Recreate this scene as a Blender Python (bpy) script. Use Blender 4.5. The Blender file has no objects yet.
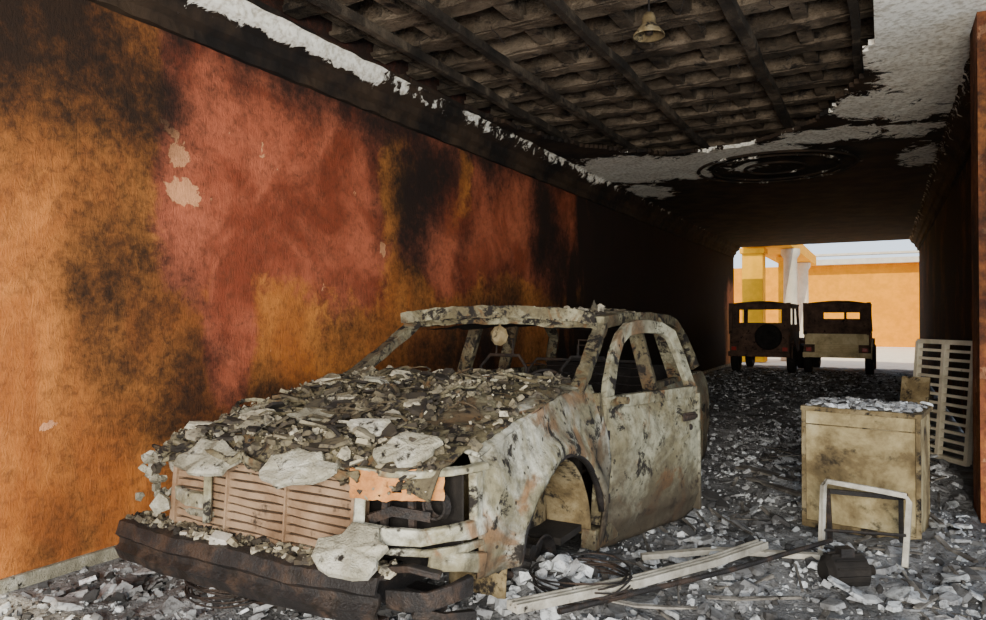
import bpy, math, random
from mathutils import Vector, noise, Matrix, Euler
random.seed(7)
R = random.random
def U(a,b): return a+(b-a)*random.random()
def fb(x,y,z=0.0,s=1.0,o=3):
    return noise.fractal(Vector((x*s,y*s,z*s)),0.8,2.1,o)
def sst(a,b,x):
    t=max(0.0,min(1.0,(x-a)/(b-a))); return t*t*(3-2*t)
COL=bpy.context.scene.collection

# ------------------------------------------------------------ materials
class NB:
    def __init__(s,name):
        s.m=bpy.data.materials.new(name); s.m.use_nodes=True
        s.t=s.m.node_tree; s.n=s.t.nodes; s.l=s.t.links
        s.b=s.n['Principled BSDF']; s.b.inputs['Roughness'].default_value=.9
        s.b.inputs['Specular IOR Level'].default_value=.2
    def new(s,t): return s.n.new(t)
    def put(s,sock,v):
        if isinstance(v,bpy.types.NodeSocket): s.l.new(v,sock)
        elif isinstance(v,tuple) and len(v)==3 and sock.type=='RGBA': sock.default_value=(*v,1)
        else: sock.default_value=v
    def coord(s,scale=(1,1,1),kind='Object'):
        c=s.new('ShaderNodeTexCoord'); m=s.new('ShaderNodeMapping')
        s.l.new(c.outputs[kind],m.inputs[0]); m.inputs['Scale'].default_value=scale
        return m.outputs[0]
    def noise(s,vec,scale,detail=6,rough=.6,dist=0):
        n=s.new('ShaderNodeTexNoise'); s.l.new(vec,n.inputs['Vector'])
        n.inputs['Scale'].default_value=scale; n.inputs['Detail'].default_value=detail
        n.inputs['Roughness'].default_value=rough; n.inputs['Distortion'].default_value=dist
        return n.outputs[0]
    def voro(s,vec,scale):
        n=s.new('ShaderNodeTexVoronoi'); s.l.new(vec,n.inputs['Vector']); n.inputs['Scale'].default_value=scale
        return n.outputs['Distance']
    def mr(s,v,a,b,c=0.,d=1.):
        n=s.new('ShaderNodeMapRange'); n.interpolation_type='SMOOTHSTEP'
        s.put(n.inputs[0],v)
        for i,x in enumerate((a,b,c,d)): n.inputs[1+i].default_value=x
        return n.outputs[0]
    def math(s,op,a,b=0.0):
        n=s.new('ShaderNodeMath'); n.operation=op; s.put(n.inputs[0],a); s.put(n.inputs[1],b); return n.outputs[0]
    def mix(s,f,a,b,mode='MIX'):
        n=s.new('ShaderNodeMix'); n.data_type='RGBA'; n.blend_type=mode
        s.put(n.inputs[0],f); s.put(n.inputs[6],a); s.put(n.inputs[7],b); return n.outputs[2]
    def ramp(s,f,stops,const=False):
        n=s.new('ShaderNodeValToRGB'); s.put(n.inputs[0],f); cr=n.color_ramp
        if const: cr.interpolation='CONSTANT'
        while len(cr.elements)<len(stops): cr.elements.new(.5)
        for e,(p,c) in zip(cr.elements,stops): e.position=p; e.color=(*c,1)
        return n.outputs[0]
    def sepz(s,vec):
        n=s.new('ShaderNodeSeparateXYZ'); s.l.new(vec,n.inputs[0]); return n.outputs[2]
    def island(s):
        return s.new('ShaderNodeNewGeometry').outputs['Random Per Island']
    def attr(s,name):
        a=s.new('ShaderNodeAttribute'); a.attribute_name=name
        sp=s.new('ShaderNodeSeparateColor'); s.l.new(a.outputs['Color'],sp.inputs[0]); return sp.outputs
    def bump(s,h,st=.5,d=.02):
        b=s.new('ShaderNodeBump'); b.inputs['Strength'].default_value=st; b.inputs['Distance'].default_value=d
        s.put(b.inputs['Height'],h); s.l.new(b.outputs[0],s.b.inputs['Normal'])
    def done(s,col,rough=None,metal=None):
        s.put(s.b.inputs['Base Color'],col)
        if rough is not None: s.put(s.b.inputs['Roughness'],rough)
        if metal is not None: s.b.inputs['Metallic'].default_value=metal
        return s.m

def mottled(name,stops,scale=3,dark=(.015,.012,.01),d0=.56,d1=.66,ds=9,bump=.5,bd=.01,rough=.9,metal=0,stretch=(1,1,1)):
    k=NB(name); v=k.coord(stretch)
    n=k.noise(v,scale,8,.65,.3); c=k.ramp(n,stops)
    n2=k.noise(v,ds,6,.7); c=k.mix(k.mr(n2,d0,d1),c,dark)
    k.bump(k.math('ADD',n2,k.noise(v,scale*18,4)),bump,bd)
    return k.done(c,rough,metal)
def carmat(name,ash,khaki,rustc,sc=2.2,black=.54,rust=.55,seed=0,bump=.6,ashlo=.42,low=True):
    # bare burnt sheet metal: pale ash bloom, khaki oxide, rust patches, soot blotches, flaked black spots
    k=NB(name); v0=k.coord(); 
    m=k.new('ShaderNodeMapping'); k.l.new(v0,m.inputs[0]); m.inputs['Location'].default_value=(seed*3.1,seed*1.7,seed); v=m.outputs[0]
    n1=k.noise(v,sc,9,.68,.5); n2=k.noise(v,sc*2.6,9,.72,.4); n3=k.noise(v,sc*9,6,.7); n4=k.noise(v,sc*1.1,5,.6,1.2); n5=k.noise(v,sc*.55,4,.6,.6)
    c=k.mix(k.mr(n1,ashlo,ashlo+.17),khaki,ash)
    c=k.mix(k.mr(n4,rust,rust+.10,0,.85),c,rustc)
    c=k.mix(k.mr(n5,.46,.66,0,.8),c,(.075,.06,.04))
    c=k.mix(k.mr(n3,.40,.70,0,.65),c,(.05,.04,.028))
    c=k.mix(k.mr(n2,black,black+.07),c,(.018,.015,.013))
    sp=k.math('ADD',k.voro(v,13),k.math('MULTIPLY',n3,.45)); c=k.mix(k.mr(sp,.37,.30,0,.9),c,(.02,.017,.014))
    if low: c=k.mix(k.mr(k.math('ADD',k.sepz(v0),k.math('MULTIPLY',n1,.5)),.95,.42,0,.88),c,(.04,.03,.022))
    k.bump(k.math('ADD',n3,k.math('MULTIPLY',n2,1.5)),bump,.012)
    return k.done(c,.85)

M={}
M['paint']=carmat('burnt_body_paint',(.46,.455,.385),(.22,.20,.125),(.20,.10,.042),2.0,.54,.55,1)
M['door']=carmat('burnt_door_paint',(.30,.29,.21),(.155,.135,.08),(.16,.08,.033),1.8,.54,.51,4)
M['roofm']=carmat('burnt_roof_metal',(.27,.25,.165),(.125,.105,.06),(.12,.065,.028),3.2,.49,.51,2,.7,.47,False)
M['rustdark']=mottled('dark_rusted_steel',[(.3,(.010,.009,.009)),(.5,(.020,.018,.018)),(.62,(.048,.032,.024)),(.75,(.02,.018,.018))],5,d0=.52,d1=.66,rough=.5,bump=.8)
M['black']=mottled('charred_black',[(.3,(.008,.007,.007)),(.6,(.02,.017,.015)),(.8,(.045,.038,.034))],7)
M['rust']=mottled('orange_rust',[(.3,(.10,.04,.015)),(.5,(.42,.18,.06)),(.65,(.55,.30,.12)),(.8,(.3,.13,.05))],4,d0=.58,d1=.70)
M['rad']=mottled('rusted_radiator',[(.3,(.08,.045,.025)),(.45,(.19,.118,.07)),(.6,(.29,.20,.13)),(.75,(.10,.055,.03))],2.5,d0=.56,d1=.70,ds=7)
M['khaki']=mottled('scorched_khaki_metal',[(.3,(.04,.028,.015)),(.5,(.15,.11,.055)),(.65,(.27,.22,.13)),(.8,(.12,.075,.035))],4,d0=.50,d1=.63)
M['slab']=mottled('plaster_slab',[(.35,(.17,.155,.115)),(.5,(.32,.30,.23)),(.65,(.50,.48,.41))],6,d0=.55,d1=.67,ds=12,bump=1,bd=.015)
M['alu']=mottled('burnt_aluminium',[(.3,(.2,.18,.15)),(.5,(.40,.37,.31)),(.7,(.60,.57,.51))],6,d0=.60,d1=.7,ds=14,rough=.55,metal=.2)
M['wood']=mottled('charred_lath',[(.3,(.03,.025,.022)),(.5,(.11,.10,.09)),(.7,(.30,.28,.25))],5)
M['white']=mottled('dirty_white_plastic',[(.3,(.46,.41,.29)),(.5,(.70,.63,.48)),(.7,(.85,.79,.63))],3,d0=.66,d1=.8)
M['cab']=mottled('heat_stained_enamel',[(.30,(.04,.028,.015)),(.42,(.15,.11,.055)),(.54,(.33,.265,.14)),(.7,(.52,.45,.28))],2.3,d0=.53,d1=.69,ds=3.4)
M['jeepd']=mottled('jeep_burnt_dark',[(.3,(.03,.022,.018)),(.6,(.12,.07,.05)),(.8,(.22,.14,.09))],4)
M['jeept']=mottled('jeep_burnt_tan',[(.3,(.28,.21,.11)),(.5,(.60,.48,.27)),(.7,(.80,.68,.43))],3,d0=.62,d1=.75)
def flat(name,c,r=.8):
    k=NB(name); v=k.coord(); n=k.noise(v,3)
    return k.done(k.mix(k.mr(n,.3,.7),tuple(x*.8 for x in c),c),r)
M['red']=flat('tail_light_red',(.35,.03,.02),.3)

def rubble_mat(name,stops,dk=.75,patch=.75):
    k=NB(name); v=k.coord()
    c=k.ramp(k.island(),stops)
    n=k.noise(v,26,6,.7); n2=k.noise(v,1.7,5,.65,.5)
    c=k.mix(k.mr(n,.46,.66,0,dk),c,(.035,.03,.028))
    c=k.mix(k.mr(n2,.48,.64,0,patch),c,(.03,.027,.026))
    k.bump(n,.8,.008)
    return k.done(c)
M['rub']=rubble_mat('ash_rubble',[(0,(.025,.024,.024)),(.2,(.07,.07,.072)),(.4,(.21,.212,.22)),(.65,(.38,.39,.405)),(.88,(.54,.57,.60)),(1,(.78,.81,.85))],.7,.6)
M['hrub']=rubble_mat('hood_rubble',[(0,(.015,.013,.011)),(.3,(.05,.04,.028)),(.55,(.125,.105,.068)),(.8,(.23,.20,.135)),(1,(.44,.40,.31))],.85,.55)

def wall_mat(name):
    k=NB(name); a=k.attr('Mask'); v=k.coord((1,1,.6)); vo=k.coord(); vs=k.coord((1,1,.35))
    n1=k.noise(v,1.5,9,.66,.8); n2=k.noise(vo,15,8,.75,.3); n3=k.noise(vo,7,9,.7,.6); nb=k.noise(vo,1.1,4,.6,.8); ns=k.noise(vs,26,4,.6,2.2)
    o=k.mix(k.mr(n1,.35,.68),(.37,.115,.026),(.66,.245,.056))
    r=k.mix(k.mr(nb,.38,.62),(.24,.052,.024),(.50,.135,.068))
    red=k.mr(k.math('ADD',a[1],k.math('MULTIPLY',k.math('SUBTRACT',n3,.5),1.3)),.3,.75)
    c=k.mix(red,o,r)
    c=k.mix(k.mr(n2,.42,.75,0,.6),c,(.10,.038,.019))
    c=k.mix(k.mr(ns,.55,.78,0,.25),c,(.09,.035,.018))
    peel=k.mr(k.math('ADD',a[2],k.math('MULTIPLY',k.math('SUBTRACT',n3,.5),2.6)),.5,.55)
    c=k.mix(peel,c,(.80,.37,.18))
    so=k.math('ADD',a[0],k.math('MULTIPLY',k.math('SUBTRACT',n1,.5),.9))
    so=k.math('ADD',so,k.math('MULTIPLY',k.math('SUBTRACT',n2,.5),.7))
    so=k.math('ADD',so,k.math('MULTIPLY',k.math('SUBTRACT',n3,.5),.7))
    c=k.mix(k.mr(so,-.10,1.15,0,.98),c,(.014,.010,.008))
    k.bump(k.math('ADD',k.math('ADD',ns,n2),k.math('MULTIPLY',peel,-.6)),.5,.016)
    return k.done(c,k.mr(so,.2,1.0,.55,.95))
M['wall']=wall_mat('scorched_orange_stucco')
def ceil_mat(name):
    k=NB(name); a=k.attr('Mask'); v=k.coord()
    n=k.noise(v,4,9,.75,.8); n2=k.noise(v,2,5); n4=k.noise(v,22,5)
    w=k.mr(k.math('ADD',a[0],k.math('MULTIPLY',k.math('SUBTRACT',n,.5),2.6)),.5,.54)
    soot=k.mix(k.mr(n2,.35,.7),(.010,.008,.007),(.045,.028,.017))
    c=k.mix(w,soot,k.mix(k.mr(n4,.4,.7),(.90,.87,.78),(.50,.45,.36)))
    k.bump(k.math('ADD',n,k.math('MULTIPLY',w,.6)),.6,.02)
    return k.done(c)
M['ceil']=ceil_mat('sooty_ceiling_plaster')
M['beam']=mottled('sooty_concrete_joist',[(.3,(.018,.014,.011)),(.48,(.070,.052,.036)),(.62,(.16,.122,.086)),(.8,(.045,.034,.026))],2.2,d0=.52,d1=.66,ds=4,bump=1,bd=.03)
M['runner']=mottled('sooty_runner',[(.3,(.010,.009,.008)),(.5,(.035,.027,.02)),(.65,(.11,.085,.06))],3,d0=.56,d1=.72,ds=5,bump=1,bd=.02)
M['slabup']=mottled('sooty_slab',[(.3,(.008,.006,.005)),(.6,(.025,.016,.011)),(.8,(.05,.03,.02))],3,bump=.8,bd=.02)
M['ash']=mottled('ash_floor',[(.3,(.05,.05,.05)),(.45,(.14,.14,.145)),(.6,(.29,.295,.305)),(.75,(.48,.50,.52))],2.0,d0=.55,d1=.69,ds=12,bump=1,bd=.03)
M['orange']=flat('orange_courtyard_paint',(.80,.34,.004)); M['yellow']=flat('yellow_column_paint',(.86,.42,.01))
M['conc']=flat('pale_concrete',(.78,.72,.62)); M['cwhite']=flat('white_column',(.66,.62,.54))

# ------------------------------------------------------------ mesh builder
class MB:
    def __init__(s): s.v=[]; s.f=[]
    def add(s,v,f):
        o=len(s.v); s.v+= [tuple(x) for x in v]; s.f+=[tuple(i+o for i in q) for q in f]; return s
    def box(s,c,d,rot=(0,0,0),jit=0,taper=1):
        e=Euler(rot); vs=[]
        for z in(-1,1):
            for y in(-1,1):
                for x in(-1,1):
                    t=taper if z>0 else 1
                    p=Vector((x*d[0]/2*t,y*d[1]/2*t,z*d[2]/2)); p.rotate(e)
                    vs.append((c[0]+p.x+U(-jit,jit),c[1]+p.y+U(-jit,jit),c[2]+p.z+U(-jit,jit)))
        return s.add(vs,[(0,2,3,1),(4,5,7,6),(0,1,5,4),(2,6,7,3),(0,4,6,2),(1,3,7,5)])
    def sweep(s,pts,w,h=None,n=8,up=(0,0,1),closed=False,jit=0):
        h=h or w; P=[Vector(p) for p in pts]; L=len(P); vs=[]; up=Vector(up)
        for i,p in enumerate(P):
            if closed: t=P[(i+1)%L]-P[i-1]
            else: t=P[min(i+1,L-1)]-P[max(i-1,0)]
            t.normalize(); sd=t.cross(up)
            if sd.length<1e-3: sd=t.cross(Vector((0,1,0)))
            sd.normalize(); u2=sd.cross(t)
            for k in range(n):
                if n==4: a,b=[(-.5,-.5),(.5,-.5),(.5,.5),(-.5,.5)][k]
                else: a,b=.5*math.cos(2*math.pi*k/n),.5*math.sin(2*math.pi*k/n)
                q=p+sd*a*w+u2*b*h
                vs.append((q.x+U(-jit,jit),q.y+U(-jit,jit),q.z+U(-jit,jit)))
        fs=[]
        for i in range(L if closed else L-1):
            j=(i+1)%L
            for k in range(n):
                fs.append((i*n+k,i*n+(k+1)%n,j*n+(k+1)%n,j*n+k))
        if not closed: fs+= [tuple(range(n))[::-1],tuple(range((L-1)*n,L*n))]
        return s.add(vs,fs)
    def lathe(s,prof,c,axis='X',n=28,closed=False):
        vs=[];m=len(prof)
        for i in range(n):
            a=2*math.pi*i/n
            for r,h in prof:
                y,z=r*math.cos(a),r*math.sin(a)
                p={'X':(h,y,z),'Y':(y,h,z),'Z':(y,z,h)}[axis]
                vs.append((c[0]+p[0],c[1]+p[1],c[2]+p[2]))
        fs=[]
        for i in range(n):
            j=(i+1)%n
            for k in range(m if closed else m-1):
                k2=(k+1)%m
                fs.append((i*m+k,j*m+k,j*m+k2,i*m+k2))
        return s.add(vs,fs)
    def grid(s,fn,nu,nv,skip=None):
        vs=[fn(i/nu,j/nv) for j in range(nv+1) for i in range(nu+1)]
        fs=[]
        for j in range(nv):
            for i in range(nu):
                if skip and skip((i+.5)/nu,(j+.5)/nv): continue
                a=j*(nu+1)+i; fs.append((a,a+1,a+nu+2,a+nu+1))
        return s.add(vs,fs)
    def shard(s,c,size,th,tilt=.5,el=None,rz=None):
        n=random.randint(5,8); e=Euler((U(-tilt,tilt),U(-tilt,tilt),U(0,6.28) if rz is None else rz))
        el=el or U(.45,1); ring=[]
        for k in range(n):
            a=2*math.pi*(k+U(-.35,.35))/n; r=size*.5*U(.6,1.12); ring.append((r*math.cos(a),r*math.sin(a)*el))
        vs=[]
        for (x,y) in ring:
            p=Vector((x,y,-th/2+U(-.15,.15)*th)); p.rotate(e); vs.append((c[0]+p.x,c[1]+p.y,c[2]+p.z))
        for (x,y) in ring:
            q=U(.7,.98); p=Vector((x*q,y*q,th/2+U(-.35,.35)*th)); p.rotate(e); vs.append((c[0]+p.x,c[1]+p.y,c[2]+p.z))
        return s.add(vs,[tuple(range(n))[::-1],tuple(range(n,2*n))]+[(k,(k+1)%n,n+(k+1)%n,n+k) for k in range(n)])
    def obj(s,name,mat,parent=None,smooth=False,bevel=0,solid=0,loc=None,rotz=None,off=-1):
        me=bpy.data.meshes.new(name); me.from_pydata(s.v,[],s.f); me.update()
        if smooth:
            for p in me.polygons: p.use_smooth=True
        ob=bpy.data.objects.new(name,me); COL.objects.link(ob); me.materials.append(M[mat] if isinstance(mat,str) else mat)
        if parent: ob.parent=parent
        if loc: ob.location=loc
        if rotz is not None: ob.rotation_euler=(0,0,rotz)
        if solid:
            m=ob.modifiers.new('solid','SOLIDIFY'); m.thickness=solid; m.offset=off
        if bevel:
            m=ob.modifiers.new('bevel','BEVEL'); m.width=bevel; m.segments=2; m.limit_method='ANGLE'
        return ob
def empty(name,loc=(0,0,0),rotz=0):
    e=bpy.data.objects.new(name,None); COL.objects.link(e); e.location=loc; e.rotation_euler=(0,0,rotz); return e
def setmask(ob,fn):
    me=ob.data; a=me.attributes.new('Mask','FLOAT_COLOR','POINT')
    buf=[]
    for v in me.vertices: buf+= [*fn(v.co),1.0]
    a.data.foreach_set('color',buf)
def blob(y,z,b,lo=.2,hi=1.35):
    d=math.sqrt(((y-b[0])/b[2])**2+((z-b[1])/b[3])**2)
    return b[4]*(1-sst(lo,hi,d))

# ------------------------------------------------------------ room shell
XL,XR,H=-4.5,.98,4.03
YE=25.2
b=MB(); Y0=-1.5
b.grid(lambda u,v:(XL,Y0+(YE-Y0)*u,-.02+(H+.46)*v),540,80)
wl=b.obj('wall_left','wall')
SOOT=[(2.3,3.5,.9,.95,1.05),(2.2,2.75,.55,.4,.55),(3.05,3.15,.45,.6,.8),(3.3,2.95,.16,.5,.4),(3.0,1.9,.50,1.0,.85),(3.45,1.05,.45,.7,.75),
      (2.75,.35,.3,.5,.6),(6.35,2.7,.45,1.1,.95),(6.75,3.1,.4,.5,.75),(5.5,1.55,.6,.35,.5),(4.5,3.9,1.5,.5,.6),(5.8,3.8,1.2,.5,.7),(7.7,3.8,1.4,.6,.9),
      (8.4,1.6,.9,.6,.7),(9.6,3.0,.65,1.2,1.0),(10.3,2.2,.9,1.1,.85),(4.4,.7,1.4,.5,.85),(7.3,1.0,2.0,.9,.95),(7.35,2.5,.2,.9,.4),(5.75,2.9,.22,.7,.4),(1.0,2,.8,3,.5)]
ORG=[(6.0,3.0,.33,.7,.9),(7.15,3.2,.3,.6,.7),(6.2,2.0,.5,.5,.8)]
PEEL=[(3.40,2.52,.20,.13,.9),(3.36,2.80,.12,.14,.85),(3.30,2.95,.07,.06,.8),(3.22,3.02,.05,.04,.7),(5.75,2.3,.06,.12,.6),(2.45,.95,.09,.04,.7),(4.9,1.9,.05,.1,.5),(4.15,3.0,.05,.09,.5)]
def lm(c):  # soot and paint tones, with the wall's light patches put into the colour
    y,z=c.y,c.z; n=fb(y,z,3,.9)*.3; n2=fb(y*3,z*.8,8,.9)*.3
    yy=y+n*1.0; zz=z+n
    s=0
    for q in SOOT:
        w=blob(yy,zz,q,.0,1.6); s=max(s,w)+.25*min(s,w)
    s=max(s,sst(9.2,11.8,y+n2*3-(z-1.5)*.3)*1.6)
    s=max(s,.8*sst(3.35,3.95,z+n2*.6))
    s+=.12*sst(2.3,3.3,z)+.10*sst(3.0,3.5,y)
    if y>22.5: s=min(s,1.5-1.3*sst(23.0,24.4,y+n2)*sst(3.4,2.4,z))  # courtyard light on the far end painted in by thinning the soot
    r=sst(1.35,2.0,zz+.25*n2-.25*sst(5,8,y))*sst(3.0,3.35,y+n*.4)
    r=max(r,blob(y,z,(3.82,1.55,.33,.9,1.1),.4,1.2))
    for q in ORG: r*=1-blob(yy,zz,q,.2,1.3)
    p=0
    for q in PEEL: p=max(p,blob(y,z,q,.35,1.25))
    return (s+n2*.4+.15*n,r*.9,p)
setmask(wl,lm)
b=MB(); b.grid(lambda u,v:(XR,7.18+(YE-7.18)*u,(H-.02)*v),200,50); b.f=[q[::-1] for q in b.f]
wr=b.obj('wall_right','wall')
setmask(wr,lambda c:(1.1+fb(c.y,c.z,1,.8)*.35-.4*sst(12,7,c.y)*sst(3.2,1.5,c.z)-.4*sst(.2,.5,fb(c.y,c.z,5,1.6))*sst(14,8,c.y),.3,0))
b=MB(); b.grid(lambda u,v:(.66+.9*u,6.65,(H-.02)*v),18,60)
b.grid(lambda u,v:(.66,7.15-.5*u,(H-.02)*v),10,60); b.grid(lambda u,v:(1.56-.9*u,7.15,(H-.02)*v),18,60)
pr=b.obj('wall_pier','wall')
setmask(pr,lambda c:(.72+fb(c.y*2,c.z,c.x*2,1)*.4-.3*sst(2.2,.8,c.z),.5,.45*sst(.1,.5,fb(c.x,c.y,c.z,3))))

HC=(-2.15,5.2)
def inhole(x,y,k=0):
    n=.07*fb(x,y,2,2.2)
    dx=abs(x-HC[0])/2.13; dy=abs(y-HC[1])/5.15
    return dx**2.5+dy**2.5 < 1+n+k
CX0,CX1,CY0=-4.5,2.6,-1.5  # unseen overhang added past the right wall and forward, to block the sun
b=MB(); NU,NVv=142,534
b.grid(lambda u,v:(CX0+(CX1-CX0)*u,CY0+(YE-CY0)*v,H+.006*fb(u*20,v*60,0,1)),NU,NVv,lambda u,v:inhole(CX0+(CX1-CX0)*u,CY0+(YE-CY0)*v))
b.f=[q[::-1] for q in b.f]
cl=b.obj('ceiling','ceil',solid=.05)
WH=[(.35,6.9,.8,1.7,1.1),(.55,8.2,.8,1.3,1.05),(.3,5.6,.8,1.2,1.1),(.0,9.1,.7,.8,1.0),(.75,6.9,.5,2.2,1.0),(.5,9.4,.8,1.0,.85),(-3.6,11.2,1.1,1.4,1.2),(-2.6,11.5,1.2,1.2,1.1),(-1.8,10.8,1.2,.7,1.0),(.5,12.3,.4,1.2,.8),
    (-3.9,13.2,.6,1.3,.8),(-.6,10.3,1.0,.6,.9),(.3,10.5,.5,.6,.8),(-1.5,12,.5,.4,.35)]
def cm(c):
    w=0
    for q in WH: w=max(w,blob(c.x,c.y,q,.3,1.25))
    d=math.hypot(c.x+1.5,(c.y-12.0)); 
    ring=.5*math.exp(-((d-1.22)/.10)**2)*(.6+.8*fb(c.x,c.y,4,1.2))
    if .6<d<1.05: w*=.35
    return (max(w,ring)-.05,0,0)
setmask(cl,cm)
b=MB()
for r in(1.18,.95,.45):
    b.sweep([(-1.5+r*math.cos(a*math.pi/24),12+r*math.sin(a*math.pi/24),H-.025) for a in range(48)],.06,.04,8,closed=True)
o=b.obj('ceiling_medallion','ceil',smooth=True); setmask(o,lambda c:(.22+.35*fb(c.x,c.y,0,1.5),0,0))
# waffle joists above the plaster
WJ=empty('waffle_joists')
b=MB()
y=-.4
while y<11:
    xs=[-4.46+5.0*i/40 for i in range(41)]
    b.sweep([(x,y,4.345) for x in xs],.13,.27,4,jit=.010)
    b.sweep([(x,y+.010*math.sin(x*5+y),4.235) for x in xs],.21,.045,4,jit=.010)
    y+=.60
b.obj('cross_joists','beam',WJ)
b=MB()
for x in(-3.95,-3.30,-2.32,-1.08,-.2):
    w=.07 if x!=-1.08 else .10
    b.sweep([(x+.010*math.sin(i*.7),-1+12.2*i/60,4.165+.005*math.sin(i)) for i in range(61)],w,.085,4,jit=.005)
b.obj('runners','runner',WJ)
b=MB()
for x in(-4.2,-3.62,-2.8,-2.0,-1.5,-.62,-.0):
    b.sweep([(x,-1+12.2*i/40,4.34) for i in range(41)],.12,.22,4,jit=.008)
b.obj('long_joists','beam',WJ)
b=MB()
for i in range(30):
    x=U(-4,-.3); y=U(3,9.5); p=[(x,y,4.2)]
    for k in range(4): p.append((p[-1][0]+U(-.05,.05),p[-1][1]+U(-.05,.05),p[-1][2]-U(.01,.05)))
    b.sweep(p,.008,.008,5)
b.obj('hanging_wires','black',WJ)
b=MB(); b.grid(lambda u,v:(-4.46+7.0*u,-1.5+26.6*v,4.52+.02*fb(u*7,v*26,0,1.5)),60,200); b.f=[q[::-1] for q in b.f]
b.obj('ceiling_slab','slabup',solid=.15)

def cornice(name,x,sgn,y0,y1,wfn):
    prof=[(0,3.66),(.05,3.66),(.06,3.74),(.11,3.78),(.13,3.86),(.22,3.92),(.24,4.0),(.27,4.02)]
    n=int((y1-y0)/.06)
    b=MB(); vs=[];fs=[];m=len(prof)
    for i in range(n+1):
        y=y0+(y1-y0)*i/n
        for (a,z) in prof:
            k=.018*fb(y*2,z*4,a*9,2)
            vs.append((x+sgn*(a+k*(a>.01)),y,z+k*.5))
    for i in range(n):
        for k in range(m-1):
            q=(i*m+k,i*m+k+1,(i+1)*m+k+1,(i+1)*m+k); fs.append(q if sgn<0 else q[::-1])
    b.add(vs,fs); o=b.obj(name,'ceil'); setmask(o,wfn); return o
cornice('trim_1',XL+.003,1,-1.5,YE-.2,lambda c:(.95*sst(6.0,5.3,c.y+fb(c.y,0,0,3)*.4)*sst(3.84,3.92,c.z)+.40*sst(5.5,6,c.y)*sst(13,11,c.y)*sst(3.85,3.9,c.z)+.36*sst(6,14,c.y)*sst(25,15,c.y)*sst(3.9,3.99,c.z),0,0))
cornice('trim_2',XR-.003,-1,7.2,YE-.2,lambda c:(.4*sst(3.85,3.95,c.z),0,0))

# floor
DB=empty('floor_debris')
def gh(x,y):
    g=.03+.035*fb(x,y,0,1.6)+.03*fb(x,y,5,5)
    for (a,c,r,h) in((-1.15,3.0,.55,.12),(-1.55,3.45,.34,.20),(-2.6,2.35,.8,.10),(-.9,4.6,.6,.08),(.5,5.6,.5,.08),(-.2,4.3,.6,.05),(-4.2,5,.5,.15),(.7,8,.5,.08),(-.9,7,.6,.07)):
        g+=h*math.exp(-((x-a)**2+(y-c)**2)/(r*r))
    return max(g,.0)*(1-.6*sst(11,16,y))*(1-.9*sst(-3.6,-4.3,x)*sst(5,3.5,y))
b=MB(); b.grid(lambda u,v:(-4.5+7.6*u,-1.5+26.7*v,-.01),8,20); b.obj('floor','ash')
AX1=.64
b=MB(); b.grid(lambda u,v:(-4.48+(AX1+4.48)*u,-1.+26.0*v**1.5,gh(-4.48+(AX1+4.48)*u,-1.+26.0*v**1.5)),170,420); b.obj('ash_layer','ash',DB,smooth=True)
b=MB(); b.sweep([(XL+.02,-1.5+i*.5,.035) for i in range(54)],.04,.09,4); b.obj('baseboard_left','slab',bevel=.006)

def free(x,y):
    return not(-.52<x<.32 and 5.5<y<6.4) and not (x>.6 and y>6.5) 
b=MB()
for i in range(25000):
    y=1.2+ (9.5*R()**1.2); x=U(-4.42,.58 if y>6.3 else 1.4)
    if -3.3<x<-1.75 and y>4: continue
    if not free(x,y): continue
    s=.012+.075*R()**4
    b.shard((x,y,gh(x,y)+s*.1),s,s*U(.15,.5),.6)
for i in range(6000):
    y=U(8.5,23); x=U(-4.3,.6); s=.025+.09*R()**3
    b.shard((x,y,gh(x,y)+s*.1),s,s*U(.15,.4),.5)
for i in range(420):
    y=1.6+8*R(); x=U(-1.4,.58) if R()<.75 else U(-4.3,-3.5)
    if not free(x,y) or (x>-1 and y<2.6): continue
    s=U(.09,.24); b.shard((x,y,gh(x,y)+.03),s,U(.01,.03),.4)
for i in range(150):
    x=random.gauss(-2.7,.9); y=U(2.1,2.9); s=U(.05,.15)
    if x<-4.3 : continue
    b.shard((x,y,gh(x,y)+U(0,.05)),s,U(.01,.03),.7)
for i in range(160):
    x=random.gauss(-1.6,.15); y=random.gauss(3.5,.25); s=U(.04,.15); b.shard((x,y,gh(x,y)+U(0,.05)),s,s*.3,.7)
b.obj('rubble','rub',DB)
b=MB()
for i in range(90):
    y=U(2.8,9); x=U(-1.35,.5)
    if not free(x,y): continue
    L=U(.12,.6); a=U(0,3.14); z=gh(x,y)+U(.02,.05)
    b.sweep([(x+math.cos(a)*L*t/3,y+math.sin(a)*L*t/3,z+t*U(-.005,.015)) for t in range(4)],U(.008,.035),U(.006,.015),4,jit=.003)
b.obj('charred_sticks','wood',DB)
for i,(x,y,r) in enumerate([(-3.02,2.62,.26),(-2.75,2.75,.24),(-1.35,3.35,.25)]):
    b=MB()
    for k in range(7):
        rr=r*U(.85,1.05); tz=U(-.1,.1); ty=U(-.1,.1)
        b.sweep([(rr*math.cos(a*math.pi/16)+U(-.006,.006),rr*math.sin(a*math.pi/16),.13+tz*math.cos(a*math.pi/16)*.5+ty*math.sin(a*math.pi/16)*.5) for a in range(32)],.010,.010,5,closed=True)
    b.obj('tyre_bead_wire','rustdark',DB,loc=(x,y,gh(x,y)-.05))
b=MB(); P=[(-1.42,2.72,.33),(-1.1,3.45,.26),(-.85,4.1,.21),(-.66,4.62,.19)]
b.sweep(P,.075,.02,4)
for o in(-.032,.0,.032): b.sweep([(p[0]+o*.92,p[1]-o*.38,p[2]+.018) for p in P],.010,.022,4)
b.obj('aluminium_rail','alu',DB)
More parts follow.
